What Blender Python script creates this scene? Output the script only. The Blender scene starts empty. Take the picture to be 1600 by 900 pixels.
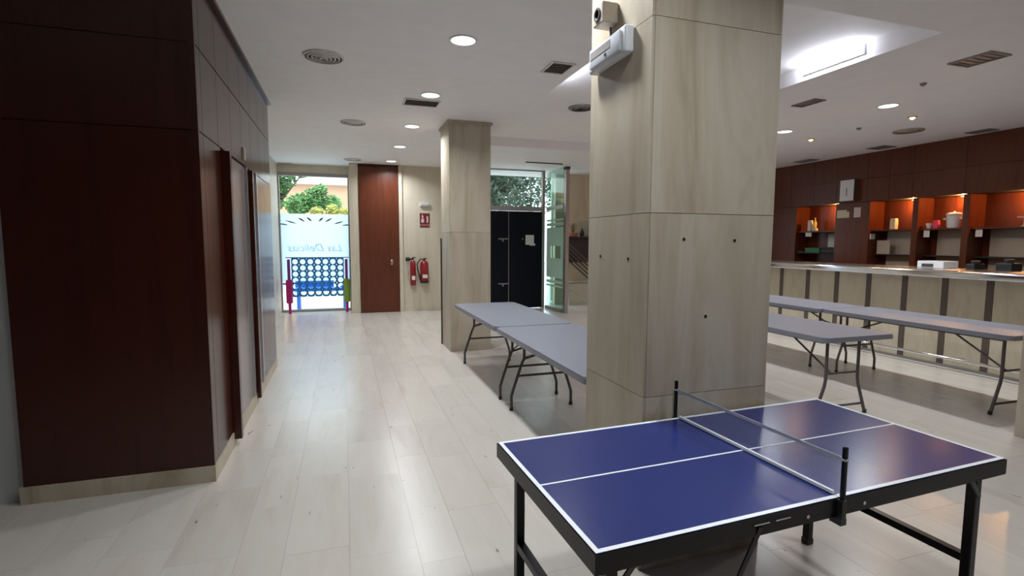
import bpy, bmesh, math, random
from mathutils import Vector, Matrix
random.seed(7)
S = bpy.context.scene
C = S.collection

# ------------------------------------------------------------------ camera
F, YAW, PITCH, ROLL, CAMH = 804.76, .315365, .088971, .0032232, 1.5
def camera():
    cy, sy, cp, sp = math.cos(YAW), math.sin(YAW), math.cos(PITCH), math.sin(PITCH)
    f = Vector((sy*cp, cy*cp, -sp)); r = Vector((cy, -sy, 0)); u = r.cross(f)
    cr, sr = math.cos(ROLL), math.sin(ROLL)
    r2 = cr*r+sr*u; u2 = -sr*r+cr*u
    cd = bpy.data.cameras.new('camera'); co = bpy.data.objects.new('camera', cd); C.objects.link(co)
    m = Matrix((r2, u2, -f)).transposed().to_4x4(); m.translation = (0, 0, CAMH)
    co.matrix_world = m
    cd.sensor_width = 36; cd.lens = F/1600*36; cd.clip_start = .05; cd.clip_end = 200
    S.camera = co
camera()

# ------------------------------------------------------------------ light
w = bpy.data.worlds.new('world'); S.world = w; w.use_nodes = True
bg = w.node_tree.nodes['Background']
bg.inputs[0].default_value = (.80, .90, 1, 1); bg.inputs[1].default_value = 4.6
sd = bpy.data.lights.new('sun', 'SUN'); so = bpy.data.objects.new('sun', sd); C.objects.link(so)
sd.energy = 1.2; sd.angle = .02; sd.color = (1, .93, .82)
so.rotation_euler = (math.radians(48), 0, math.radians(-20))
S.view_settings.view_transform = 'Standard'; S.view_settings.look = 'None'
S.view_settings.exposure = 0.0; S.view_settings.gamma = 1; S.view_settings.use_curve_mapping = False
LAMPW = 21        # watts of each white ceiling downlight

# ------------------------------------------------------------------ materials
M = {}
def principled(name, col, rough=.5, metal=0, spec=.5, **k):
    m = bpy.data.materials.new(name); m.use_nodes = True; M[name] = m
    b = m.node_tree.nodes['Principled BSDF']
    b.inputs['Base Color'].default_value = (*col, 1); b.inputs['Roughness'].default_value = rough
    b.inputs['Metallic'].default_value = metal; b.inputs['Specular IOR Level'].default_value = spec
    for n, v in k.items(): b.inputs[n.replace('_', ' ')].default_value = v
    return m, m.node_tree, b
def nd(nt, t, **k):
    n = nt.nodes.new(t)
    for a, v in k.items(): setattr(n, a, v)
    return n
def ramp(nt, stops):
    r = nd(nt, 'ShaderNodeValToRGB'); e = r.color_ramp.elements
    while len(e) < len(stops): e.new(.5)
    for el, (p, c) in zip(e, stops): el.position = p; el.color = (*c, 1)
    return r
def grain(name, stops, scale, rough=.4, rvar=.1, spec=.5, bump=.0, nscale=3.0, detail=6, coord='pos', tone=0.0, dist=.6):
    """streaked stone or wood: noise stretched along one axis, two octaves of it, over world positions"""
    m, nt, b = principled(name, stops[0][1], rough, 0, spec)
    L = nt.links
    g = nd(nt, 'ShaderNodeNewGeometry')
    mp = nd(nt, 'ShaderNodeMapping'); mp.inputs['Scale'].default_value = scale
    L.new(g.outputs['Position'], mp.inputs['Vector'])
    src = mp.outputs['Vector']
    oi = nd(nt, 'ShaderNodeObjectInfo')
    if tone:
        at = nd(nt, 'ShaderNodeAttribute'); at.attribute_name = 'tone'
        ad = nd(nt, 'ShaderNodeMath', operation='ADD'); L.new(oi.outputs['Random'], ad.inputs[0]); L.new(at.outputs['Fac'], ad.inputs[1])
        fr = nd(nt, 'ShaderNodeMath', operation='FRACT'); L.new(ad.outputs[0], fr.inputs[0])
        sc = nd(nt, 'ShaderNodeVectorMath', operation='SCALE'); sc.inputs[0].default_value = (17, 31, 23); L.new(fr.outputs[0], sc.inputs['Scale'])
        av = nd(nt, 'ShaderNodeVectorMath', operation='ADD'); L.new(src, av.inputs[0]); L.new(sc.outputs[0], av.inputs[1]); src = av.outputs[0]
    n = nd(nt, 'ShaderNodeTexNoise'); n.inputs['Scale'].default_value = nscale; n.inputs['Detail'].default_value = detail
    n.inputs['Roughness'].default_value = .62; n.inputs['Distortion'].default_value = dist
    L.new(src, n.inputs['Vector'])
    r = ramp(nt, stops); L.new(n.outputs['Fac'], r.inputs[0])
    out = r.outputs[0]
    if tone:
        mr = nd(nt, 'ShaderNodeMapRange'); mr.inputs['To Min'].default_value = 1-tone; mr.inputs['To Max'].default_value = 1+tone*.6
        L.new(fr.outputs[0], mr.inputs[0])
        mx = nd(nt, 'ShaderNodeVectorMath', operation='SCALE'); L.new(out, mx.inputs[0]); L.new(mr.outputs[0], mx.inputs['Scale']); out = mx.outputs[0]
    L.new(out, b.inputs['Base Color'])
    mr2 = nd(nt, 'ShaderNodeMapRange'); mr2.inputs['To Min'].default_value = max(.02, rough-rvar); mr2.inputs['To Max'].default_value = rough+rvar
    L.new(n.outputs['Fac'], mr2.inputs[0]); L.new(mr2.outputs[0], b.inputs['Roughness'])
    if bump:
        bp = nd(nt, 'ShaderNodeBump'); bp.inputs['Strength'].default_value = bump; bp.inputs['Distance'].default_value = .004
        L.new(n.outputs['Fac'], bp.inputs['Height']); L.new(bp.outputs[0], b.inputs['Normal'])
    return m
def plain(name, col, rough=.5, metal=0, spec=.5, var=.06, sc=30, **k):
    m, nt, b = principled(name, col, rough, metal, spec, **k)
    n = nd(nt, 'ShaderNodeTexNoise'); n.inputs['Scale'].default_value = sc; n.inputs['Detail'].default_value = 3
    g = nd(nt, 'ShaderNodeNewGeometry'); nt.links.new(g.outputs['Position'], n.inputs['Vector'])
    r = ramp(nt, [(.3, tuple(c*(1-var) for c in col)), (.7, tuple(min(1, c*(1+var)) for c in col))])
    nt.links.new(n.outputs['Fac'], r.inputs[0]); nt.links.new(r.outputs[0], b.inputs['Base Color'])
    return m
def emit(name, col, s):
    m = bpy.data.materials.new(name); m.use_nodes = True; M[name] = m; nt = m.node_tree
    nt.nodes.clear(); o = nd(nt, 'ShaderNodeOutputMaterial'); e = nd(nt, 'ShaderNodeEmission')
    e.inputs[0].default_value = (*col, 1); e.inputs[1].default_value = s; nt.links.new(e.outputs[0], o.inputs[0]); return m
def glass(name, tint=(.93, .98, .96), refl=.08, rough=.0):
    m = bpy.data.materials.new(name); m.use_nodes = True; M[name] = m; nt = m.node_tree; nt.nodes.clear()
    o = nd(nt, 'ShaderNodeOutputMaterial'); t = nd(nt, 'ShaderNodeBsdfTransparent'); g = nd(nt, 'ShaderNodeBsdfGlossy')
    lw = nd(nt, 'ShaderNodeLayerWeight'); lw.inputs[0].default_value = .5
    pw_ = nd(nt, 'ShaderNodeMath', operation='POWER'); pw_.inputs[1].default_value = 5; nt.links.new(lw.outputs['Facing'], pw_.inputs[0])
    fr = nd(nt, 'ShaderNodeMapRange'); fr.inputs['To Min'].default_value = .045; nt.links.new(pw_.outputs[0], fr.inputs[0])
    t.inputs[0].default_value = (*tint, 1); g.inputs['Roughness'].default_value = rough
    mx = nd(nt, 'ShaderNodeMixShader'); nt.links.new(fr.outputs[0], mx.inputs[0]); nt.links.new(t.outputs[0], mx.inputs[1]); nt.links.new(g.outputs[0], mx.inputs[2])
    nt.links.new(mx.outputs[0], o.inputs[0]); return m
def frosted(name, col, through=.7):
    m = bpy.data.materials.new(name); m.use_nodes = True; M[name] = m; nt = m.node_tree; nt.nodes.clear()
    o = nd(nt, 'ShaderNodeOutputMaterial'); t = nd(nt, 'ShaderNodeBsdfTranslucent'); d = nd(nt, 'ShaderNodeBsdfDiffuse')
    t.inputs[0].default_value = (*col, 1); d.inputs[0].default_value = (*col, 1)
    mx = nd(nt, 'ShaderNodeMixShader'); mx.inputs[0].default_value = through
    nt.links.new(d.outputs[0], mx.inputs[1]); nt.links.new(t.outputs[0], mx.inputs[2]); nt.links.new(mx.outputs[0], o.inputs[0]); return m

grain('travertine', [(.30, (.32, .262, .187)), (.44, (.42, .357, .266)), (.58, (.485, .432, .345)), (.72, (.37, .312, .226))], (1.9, 1.9, .32), .42, .08, .4, .03, 1.6, 9, tone=.05, dist=1.2)
grain('cream_marble', [(.25, (.50, .44, .34)), (.45, (.60, .54, .43)), (.6, (.64, .58, .47)), (.8, (.54, .48, .38))], (3.2, 3.2, .3), .42, .08, .4, .03, 1.5, 6, dist=.9)
grain('floor_marble', [(.28, (.52, .475, .415)), (.42, (.565, .525, .472)), (.56, (.585, .55, .503)), (.72, (.54, .495, .437))], (4.5, .6, 4), .25, .03, .45, .0, 1.1, 5, tone=.045)
def floor_marks():
    nt = M['floor_marble'].node_tree; L = nt.links; b = nt.nodes['Principled BSDF']
    src = b.inputs['Base Color'].links[0].from_socket
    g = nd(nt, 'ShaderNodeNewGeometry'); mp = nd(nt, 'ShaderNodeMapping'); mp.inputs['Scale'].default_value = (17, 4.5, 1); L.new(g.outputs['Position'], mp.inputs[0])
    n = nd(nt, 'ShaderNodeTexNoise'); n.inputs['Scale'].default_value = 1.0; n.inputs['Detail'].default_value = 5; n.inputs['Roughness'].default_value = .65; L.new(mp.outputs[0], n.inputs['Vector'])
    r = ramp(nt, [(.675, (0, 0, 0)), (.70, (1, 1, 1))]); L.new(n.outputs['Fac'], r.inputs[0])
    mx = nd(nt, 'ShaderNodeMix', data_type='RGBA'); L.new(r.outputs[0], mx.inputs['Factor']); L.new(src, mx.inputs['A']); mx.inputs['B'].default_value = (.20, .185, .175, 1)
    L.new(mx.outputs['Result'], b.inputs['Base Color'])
floor_marks()
plain('grout', (.30, .27, .23), .7)
grain('dark_wood', [(.3, (.034, .0065, .0035)), (.55, (.046, .0088, .0044)), (.8, (.038, .0072, .0038))], (4, 4, .3), .20, .04, .4, .02, 3, 7)
grain('red_wood', [(.3, (.075, .016, .006)), (.55, (.12, .028, .010)), (.8, (.085, .019, .007))], (9, 9, .5), .33, .06, .45, .02, 3, 7)
grain('bar_wood', [(.3, (.075, .017, .007)), (.55, (.115, .029, .012)), (.8, (.085, .020, .008))], (5, 5, .6), .30, .05, .35, .02, 3, 7)
plain('joint_black', (.008, .005, .004), .6)
plain('ceiling_paint', (.87, .86, .87), .75, sc=6, var=.02)
plain('wall_paint', (.45, .46, .46), .7, sc=4, var=.03)
plain('white_paint', (.75, .74, .72), .6)
grain('bar_marble', [(.3, (.52, .44, .32)), (.55, (.62, .55, .42)), (.8, (.56, .48, .36))], (3, 3, .8), .35, .08, .4, .0, 2, 6, tone=.05)
plain('strip_brown', (.11, .08, .065), .5, var=.45, sc=90)
principled('chrome', (.78, .78, .80), .12, 1)
principled('steel', (.60, .60, .62), .25, 1)
principled('door_steel', (.33, .30, .31), .22, .6)
principled('alu', (.42, .39, .37), .35, .8)
plain('table_grey', (.215, .222, .265), .42, var=.05, sc=120)
plain('leg_grey', (.085, .075, .075), .4, var=.1)
plain('black_metal', (.007, .006, .007), .30, 0, .3, var=.1)
plain('black_plastic', (.012, .012, .013), .4, var=.1)
plain('pong_blue', (.018, .030, .15), .22, var=.03, sc=2)
plain('white_line', (.80, .84, .88), .45, var=.02)
plain('net_white', (.36, .38, .43), .6, var=.02)
plain('red_gloss', (.26, .012, .020), .25, var=.08)
plain('sign_red', (.17, .008, .016), .5, var=.05)
plain('paper', (.72, .71, .68), .7, var=.03)
plain('paper_yellow', (.62, .58, .42), .7, var=.03)
plain('paper_pink', (.60, .50, .52), .7, var=.05)
plain('c4_blue', (.012, .19, .46), .4, var=.06)
plain('magenta', (.42, .010, .16), .4, var=.05)
plain('purple', (.22, .03, .24), .4, var=.05)
plain('lime', (.23, .36, .045), .4, var=.05)
plain('black_door', (.005, .007, .013), .4, 0, .15, var=.1)
plain('plastic_white', (.70, .72, .75), .35, var=.02)
plain('plastic_beige', (.45, .38, .31), .5, var=.05)
plain('vent_dark', (.05, .045, .042), .6)
plain('vent_grey', (.24, .225, .22), .5)
plain('brass', (.5, .30, .14), .35, 1)
plain('beige_panel', (.42, .36, .29), .6, var=.04)
plain('green_plastic', (.02, .16, .07), .4, var=.1)
plain('pink_card', (.75, .06, .16), .5, var=.05)
plain('bottle_glass', (.45, .36, .10), .15, var=.05)
plain('terracotta', (.45, .17, .10), .6, var=.1)
plain('navy', (.02, .025, .05), .5, var=.2)
plain('leaf_dark', (.05, .13, .035), .6, var=.5, sc=3)
plain('leaf_shaded', (.014, .038, .012), .6, var=.5, sc=3)  # entrance tree leaves: their shade is put into a darker green
plain('leaf_mid', (.12, .26, .08), .6, var=.45, sc=3)
plain('leaf_yellow', (.42, .40, .10), .6, var=.35, sc=4)
plain('bark', (.14, .10, .07), .8, var=.3)
plain('peach_wall', (.52, .31, .20), .8, var=.04, sc=1)
plain('pavement', (.55, .55, .54), .8, var=.06, sc=2)
plain('toy_blue', (.01, .13, .55), .35, var=.05)
glass('clear_glass'); glass('green_glass', (.72, .90, .84))
frosted('frost', (.84, .92, 1.0), .82); frosted('frost_green', (.72, .88, .82), .6); frosted('frost_grey', (.70, .79, .88), .72)
def net_fabric():
    m = bpy.data.materials.new('net_fabric'); m.use_nodes = True; M['net_fabric'] = m; nt = m.node_tree; nt.nodes.clear()
    o = nd(nt, 'ShaderNodeOutputMaterial'); t = nd(nt, 'ShaderNodeBsdfTransparent'); d = nd(nt, 'ShaderNodeBsdfDiffuse'); d.inputs[0].default_value = (.45, .48, .55, 1)
    tc = nd(nt, 'ShaderNodeTexCoord'); sp = nd(nt, 'ShaderNodeSeparateXYZ'); nt.links.new(tc.outputs['Object'], sp.inputs[0])
    outs = []
    for ax in ('Y', 'Z'):                       # woven threads every 8 mm
        a = nd(nt, 'ShaderNodeMath', operation='MULTIPLY'); a.inputs[1].default_value = 125; nt.links.new(sp.outputs[ax], a.inputs[0])
        f = nd(nt, 'ShaderNodeMath', operation='FRACT'); nt.links.new(a.outputs[0], f.inputs[0])
        c = nd(nt, 'ShaderNodeMath', operation='LESS_THAN'); c.inputs[1].default_value = .14; nt.links.new(f.outputs[0], c.inputs[0]); outs.append(c)
    mxm = nd(nt, 'ShaderNodeMath', operation='MAXIMUM'); nt.links.new(outs[0].outputs[0], mxm.inputs[0]); nt.links.new(outs[1].outputs[0], mxm.inputs[1])
    mr = nd(nt, 'ShaderNodeMapRange'); mr.inputs['To Min'].default_value = .04; mr.inputs['To Max'].default_value = .32; nt.links.new(mxm.outputs[0], mr.inputs[0])
    mx = nd(nt, 'ShaderNodeMixShader'); nt.links.new(mr.outputs[0], mx.inputs[0]); nt.links.new(t.outputs[0], mx.inputs[1]); nt.links.new(d.outputs[0], mx.inputs[2]); nt.links.new(mx.outputs[0], o.inputs[0])
net_fabric(); frosted('frost_pale', (.78, .87, .95), .78)
frosted('diffuser', (.75, .78, .83), .35)
emit('lamp_white', (.93, .97, 1.0), 2.2); emit('lamp_warm', (1, .60, .26), 5); emit('cove_white', (.86, .88, 1.0), 42)
emit('niche_lamp', (1, .62, .25), 12)

# ------------------------------------------------------------------ helpers
def box(bm, x0, x1, y0, y1, z0, z1):
    vs = [bm.verts.new((x, y, z)) for x in (x0, x1) for y in (y0, y1) for z in (z0, z1)]
    fs = [(0, 1, 3, 2), (4, 6, 7, 5), (0, 4, 5, 1), (2, 3, 7, 6), (0, 2, 6, 4), (1, 5, 7, 3)]
    return [bm.faces.new([vs[i] for i in f]) for f in fs]
def rbox(bm, x0, x1, y0, y1, z0, z1, b=.005, seg=2):
    fs = box(bm, x0, x1, y0, y1, z0, z1)
    es = list({e for f in fs for e in f.edges})
    bmesh.ops.bevel(bm, geom=es, offset=b, segments=seg, affect='EDGES', profile=.5)
def tube(bm, pts, r, n=10, caps=True, radii=None):
    pts = [Vector(p) for p in pts]; rings = []
    prev = None
    for i, p in enumerate(pts):
        if i == 0: t = pts[1]-p
        elif i == len(pts)-1: t = p-pts[i-1]
        else: t = (pts[i+1]-p).normalized()+(p-pts[i-1]).normalized()
        t.normalize()
        a = prev if prev is not None else (Vector((0, 0, 1)) if abs(t.z) < .9 else Vector((1, 0, 0)))
        u = (a-t*a.dot(t)).normalized(); v = t.cross(u); prev = u
        rr = radii[i] if radii else r
        rings.append([bm.verts.new(p+rr*(math.cos(2*math.pi*k/n)*u+math.sin(2*math.pi*k/n)*v)) for k in range(n)])
    for a, b in zip(rings, rings[1:]):
        for k in range(n): bm.faces.new((a[k], a[(k+1) % n], b[(k+1) % n], b[k]))
    if caps: bm.faces.new(rings[0][::-1]); bm.faces.new(rings[-1])
def bar(bm, p0, p1, wd, ht):
    """square section bar between two points; ht measured along the upward-ish normal"""
    p0, p1 = Vector(p0), Vector(p1); t = (p1-p0).normalized()
    a = Vector((0, 0, 1)) if abs(t.z) < .95 else Vector((0, 1, 0))
    u = t.cross(a).normalized(); v = u.cross(t)
    r = []
    for p in (p0, p1): r.append([bm.verts.new(p+su*u*wd/2+sv*v*ht/2) for su, sv in ((-1, -1), (1, -1), (1, 1), (-1, 1))])
    for k in range(4): bm.faces.new((r[0][k], r[0][(k+1) % 4], r[1][(k+1) % 4], r[1][k]))
    bm.faces.new(r[0][::-1]); bm.faces.new(r[1])
def lathe(bm, prof, c=(0, 0, 0), n=20, axis='z', caps=True):
    rings = []
    for r, h in prof:
        ring = []
        for k in range(n):
            a = 2*math.pi*k/n; x, y = r*math.cos(a), r*math.sin(a)
            p = {'z': (x, y, h), 'x': (h, x, y), 'y': (x, h, y)}[axis]
            ring.append(bm.verts.new((c[0]+p[0], c[1]+p[1], c[2]+p[2])))
        rings.append(ring)
    for a, b in zip(rings, rings[1:]):
        for k in range(n): bm.faces.new((a[k], a[(k+1) % n], b[(k+1) % n], b[k]))
    if caps: bm.faces.new(rings[0][::-1]); bm.faces.new(rings[-1])
def prism(bm, poly, z0, z1):
    a = [bm.verts.new((x, y, z0)) for x, y in poly]; b = [bm.verts.new((x, y, z1)) for x, y in poly]; n = len(poly)
    bm.faces.new(a[::-1]); bm.faces.new(b)
    for k in range(n): bm.faces.new((a[k], a[(k+1) % n], b[(k+1) % n], b[k]))
def rrect(x0, x1, y0, y1, r, n=5):
    out = []
    for cx, cy, a0 in ((x1-r, y0+r, -90), (x1-r, y1-r, 0), (x0+r, y1-r, 90), (x0+r, y0+r, 180)):
        for k in range(n+1):
            a = math.radians(a0+90*k/n); out.append((cx+r*math.cos(a), cy+r*math.sin(a)))
    return out
def B(fn, *a, **k):
    bm = bmesh.new(); fn(bm, *a, **k); return bm
def boxes(*bs):
    bm = bmesh.new()
    for b in bs: box(bm, *b)
    return bm
def obj(name, bm, mat, parent=None, smooth=False, local=False):
    """one mesh object; geometry given in world coordinates unless local"""
    bmesh.ops.recalc_face_normals(bm, faces=bm.faces)
    if parent is not None and not local:
        bmesh.ops.translate(bm, verts=bm.verts, vec=-wloc(parent))
    elif parent is None and not local:
        xs = [v.co for v in bm.verts]
        lo = Vector((min(v.x for v in xs), min(v.y for v in xs), min(v.z for v in xs))); hi = Vector((max(v.x for v in xs), max(v.y for v in xs), max(v.z for v in xs)))
        base = Vector(((lo.x+hi.x)/2, (lo.y+hi.y)/2, lo.z)); bmesh.ops.translate(bm, verts=bm.verts, vec=-base)
    me = bpy.data.meshes.new(name); bm.to_mesh(me); bm.free()
    if smooth:
        me.polygons.foreach_set('use_smooth', [True]*len(me.polygons))
        me.set_sharp_from_angle(angle=math.radians(40))
    me.materials.append(M[mat])
    o = bpy.data.objects.new(name, me); C.objects.link(o)
    if parent is not None: o.parent = parent
    elif not local: o.location = base
    return o
def wloc(o):
    v = Vector((0, 0, 0))
    while o is not None: v = v+Vector(o.location); o = o.parent
    return v
def thing(name, label, cat, loc=(0, 0, 0), rz=0, group=None, kind=None):
    o = bpy.data.objects.new(name, None); C.objects.link(o); o.empty_display_size = .1
    o.location = loc; o.rotation_euler = (0, 0, rz)
    return tag(o, label, cat, group, kind)
def tag(o, label, cat=None, group=None, kind=None):
    o['label'] = label
    if cat: o['category'] = cat
    if group: o['group'] = group
    if kind: o['kind'] = kind
    return o
def struct(name, bm, mat, label): return tag(obj(name, bm, mat), label, kind='structure')
def text(body, size, mat, parent, loc, rot, name='lettering', mirror=False, shear=0, extrude=.001, align='CENTER'):
    cu = bpy.data.curves.new(name, 'FONT'); cu.body = body; cu.size = size; cu.extrude = extrude; cu.shear = shear
    cu.align_x = align; cu.align_y = 'CENTER'; cu.resolution_u = 3
    to = bpy.data.objects.new('t', cu); C.objects.link(to); bpy.context.view_layer.update()
    me = bpy.data.meshes.new_from_object(to.evaluated_get(bpy.context.evaluated_depsgraph_get()))
    bpy.data.objects.remove(to); me.name = name
    if mirror:
        for v in me.vertices: v.co.x = -v.co.x
        me.flip_normals()
    me.materials.clear(); me.materials.append(M[mat])
    o = bpy.data.objects.new(name, me); C.objects.link(o); o.parent = parent
    o.location = Vector(loc)-wloc(parent); o.rotation_euler = rot
    return o
def lamp(kind, energy, col, parent, loc, size=.05, spread=None, rot=(0, 0, 0), angle=None):
    ld = bpy.data.lights.new('lamp_light', kind); ld.energy = energy; ld.color = col
    if kind == 'AREA':
        ld.shape = 'DISK'; ld.size = size
        if spread: ld.spread = math.radians(spread)
    else: ld.shadow_soft_size = size
    if angle: ld.spot_size = math.radians(angle); ld.spot_blend = .6
    o = bpy.data.objects.new('lamp_light', ld); C.objects.link(o); o.parent = parent
    o.location = Vector(loc)-wloc(parent); o.rotation_euler = rot
    return o
def copy_tree(o, parent=None):
    c = o.copy(); C.objects.link(c); c.parent = parent
    for ch in list(o.children): copy_tree(ch, c)
    return c

# ================================================================== THE ROOM
CZ = 3.10
# floor: bed + marble strips of unequal width laid along the depth of the room
floor = struct('floor', boxes((-4.6, 9.5, -3, 12.0, -.10, -.014)), 'grout', 'pale polished marble floor laid in long slabs')
def lay_tiles():
    rnd = random.Random(11)
    edges = [.31]; ws = [.21, .29, .30, .315, .30, .22, .31]
    i = 0
    while edges[-1] < 9.0: edges.append(edges[-1]+ws[i % 7]); i += 1
    left = [.31]; i = 0; ws2 = [.317, .30, .21, .31, .30, .29]
    while left[0] > -4.4: left.insert(0, left[0]-ws2[i % 6]); i += 1
    edges = left[:-1]+edges
    tiles = []
    for a, b in zip(edges, edges[1:]):
        y = -3+rnd.random()*.6
        if abs(a-.31) < .01: y = 2.82-8*.72
        y0 = -3
        while y0 < 11.95:
            ln = rnd.choice((.62, .74, .74, .86))
            y1 = min(y if y > y0+.2 else y0+ln, 11.98)
            if abs(a-.31) < .01 and y0 < 2.82 < y1+.2: y1 = 2.82
            tiles.append((a, b, y0, y1)); y0 = y1; y = y1+ln
    def inview(t):
        x, y = (t[0]+t[1])/2, (t[2]+t[3])/2
        ang = math.atan2(x, y)-YAW
        return y > .6 and abs(ang) < .86
    near = sorted([t for t in tiles if inview(t)], key=lambda t: math.hypot((t[0]+t[1])/2, (t[2]+t[3])/2))[:300]
    ns = set(near)
    me = None
    for k, (a, b, y0, y1) in enumerate(near):
        if me is None:
            o = obj('floor_tile', boxes((-.5, .5, -.5, .5, -1, 0)), 'floor_marble', floor, local=True); me = o.data
        else:
            o = bpy.data.objects.new('floor_tile', me); C.objects.link(o); o.parent = floor
        o.scale = (b-a-.0009, y1-y0-.0009, .02)
        dz = -.0003*rnd.random()
        o.location = Vector(((a+b)/2, (y0+y1)/2, dz))-wloc(floor)
    bm = bmesh.new(); tones = []
    for t in tiles:
        if t in ns: continue
        a, b, y0, y1 = t; box(bm, a+.0008, b-.0008, y0+.0008, y1-.0008, -.02, 0); tones += [rnd.random()]*6
    o = obj('floor_tile_field', bm, 'floor_marble', floor); o['kind'] = 'stuff'
    at = o.data.attributes.new('tone', 'FLOAT', 'FACE'); at.data.foreach_set('value', tones)
lay_tiles()

# ceiling with a recessed tray
TX0, TX1, TY0, TY1, TZ = 2.13, 4.38, 2.86, 8.42, 3.25
struct('ceiling', boxes((-4.7, TX0, -3.1, 12.1, CZ, 3.40), (TX1, 9.6, -3.1, 12.1, CZ, 3.40), (TX0, TX1, -3.1, TY0, CZ, 3.40),
       (TX0, TX1, TY1, 12.1, CZ, 3.40), (TX0, TX1, TY0, TY1, TZ, 3.40)), 'ceiling_paint', 'white plaster ceiling with a long recessed tray')
# walls
struct('wall_left', boxes((-4.7, -1.785, 3.58, 3.80, 0, CZ), (-4.75, -4.6, -3, 3.7, 0, CZ)), 'wall_paint', 'pale grey painted wall left of the wood block')
struct('wall_left_far', boxes((-1.60, -1.27, 6.735, 12.0, 0, CZ)), 'cream_marble', 'beige marble side wall running to the far window')
struct('wall_front', boxes((-4.7, 9.6, -3.15, -3, 0, CZ)), 'wall_paint', 'plain wall behind the viewer')
struct('wall_back', boxes((.14, .315, 11.22, 12.0, 0, CZ), (.315, 1.13, 11.26, 12.0, 0, CZ), (1.13, 2.92, 11.22, 12.0, 0, CZ), (-1.27, .14, 11.74, 12.0, 2.93, CZ)),
       'cream_marble', 'beige marble far wall between window and entrance')
struct('trim_1', boxes((1.13, 1.20, 11.17, 11.22, 0, CZ)), 'cream_marble', 'slim marble strip beside the wood door')
# ------------------------------------------------------------------ wood block on the left
BX, BY0, BY1 = -.80, 3.54, 6.70
blk = thing('wood_clad_block', 'dark wood clad block with panelled side on marble plinth', 'wall block', (-1.3, 5.1, 0))
obj('core', boxes((-1.74, BX-.02, BY0+.02, BY1, .0, CZ-.001)), 'joint_black', blk)
obj('plinth', boxes((-1.78, BX+.006, BY0-.012, BY0+.02, 0, .10), (BX-.02, BX+.006, BY0+.02, BY1, 0, .10)), 'travertine', blk)
# front panels (three tiers)
for z0, z1 in ((.10, 2.15), (2.154, 2.65), (2.654, CZ-.03)):
    obj('front_panel', boxes((-1.765, BX-.03, BY0, BY0+.02, z0, z1)), 'dark_wood', blk)
obj('corner_post', boxes((BX-.03, BX, BY0-.002, BY0+.02, .10, CZ-.03)), 'dark_wood', blk)
ys = [BY0+.02, 3.645, 4.06, 4.49, 4.92, 5.38, 5.86, 6.32, BY1]
for (z0, z1) in ((2.15, 2.65), (2.65, CZ-.03)):
    for a, b in zip(ys, ys[1:]):
        obj('side_panel', boxes((BX-.02, BX, a+.003, b-.003, z0+.004, z1-.004)), 'dark_wood', blk)
for a, b in ((BY0+.02, 3.645), (3.645, 4.10), (5.62, 6.18), (6.18, BY1)):
    obj('side_panel', boxes((BX-.02, BX, a+.003, b-.003, .104, 2.146)), 'dark_wood', blk)
obj('cornice', boxes((-1.78, BX+.03, BY0-.03, BY1+.03, CZ-.03, CZ-.001)), 'dark_wood', blk)
# steel faced doors set into the side of the block
for i, (a, b, lab) in enumerate(((4.15, 5.06, 'steel faced door nearest the viewer in the wood block'), (5.20, 5.58, 'narrow steel faced door further along the wood block'))):
    d = thing('door_%d' % (i+1), lab, None, (BX, (a+b)/2, .1), kind='structure')
    obj('leaf', boxes((BX-.018, BX-.006, a+.13, b, .104, 2.14)), 'door_steel', d)
    obj('jamb', boxes((BX-.02, BX+.012, a+.05, a+.13, .104, 2.146)), 'steel', d)
    obj('jamb', boxes((BX-.02, BX+.012, b, b+.05, .104, 2.146)), 'steel', d)
    obj('edge_fin', boxes((BX-.02, BX+(.055 if i == 0 else .04), a-.03, a+.03, .05, 2.13)), 'dark_wood', d)
o = tag(obj('wall_socket_plate', boxes((BX, BX+.012, 4.98, 5.05, 2.20, 2.30)), 'plastic_beige'), 'small beige plate on the wood block above the steel door', 'wall plate')

# ------------------------------------------------------------------ marble columns
def column(label, x0, x1, y0, y1, joints, cap=False, plugs=()):
    t = thing('marble_column', label, 'column', ((x0+x1)/2, (y0+y1)/2, 0))
    g = .0013; th = .02
    obj('core', boxes((x0+th, x1-th, y0+th, y1-th, 0, CZ)), 'grout', t)
    zs = [0]+joints+[CZ]
    for a, b in zip(zs, zs[1:]):
        obj('slab', boxes((x0+.012, x1-.012, y0, y0+th, a+g, b-g)), 'travertine', t)
        obj('slab', boxes((x0+.012, x1-.012, y1-th, y1, a+g, b-g)), 'travertine', t)
        obj('slab', boxes((x0, x0+th, y0+.006, y1-.006, a+g, b-g)), 'travertine', t)
        obj('slab', boxes((x1-th, x1, y0+.006, y1-.006, a+g, b-g)), 'travertine', t)
    if cap: obj('cap_moulding', boxes((x0-.02, x1+.02, y0-.02, y1+.02, CZ-.035, CZ-.0005)), 'travertine', t)
    return t
col1 = column('large marble column right beside the table tennis table', 1.25, 1.935, 1.945, 2.515, [.812, 1.628, 2.445])
for x, z in ((1.435, 1.515), (1.71, 1.51), (1.565, 1.165)):
    obj('plug_hole', B(lathe, [(.007, -.003), (.007, .003), (.005, .003)], (x, 1.945, z), 10, 'y'), 'black_plastic', col1)
for y, z in ((2.37, 1.43), (2.10, 1.425)):
    obj('plug_hole', B(lathe, [(.007, -.003), (.007, .003)], (1.25, y, z), 10, 'x'), 'black_plastic', col1)
col2 = column('marble column in the middle behind the joined tables', 1.355, 1.925, 6.85, 7.46, [1.63], cap=True)
obj('edge_strip', boxes((1.338, 1.354, 7.44, 7.46, .0, 1.55)), 'black_plastic', col2)
column('marble column cut by the right edge in front of the bar', 4.968, 5.62, 1.945, 2.515, [.812, 1.628, 2.445])

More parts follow.
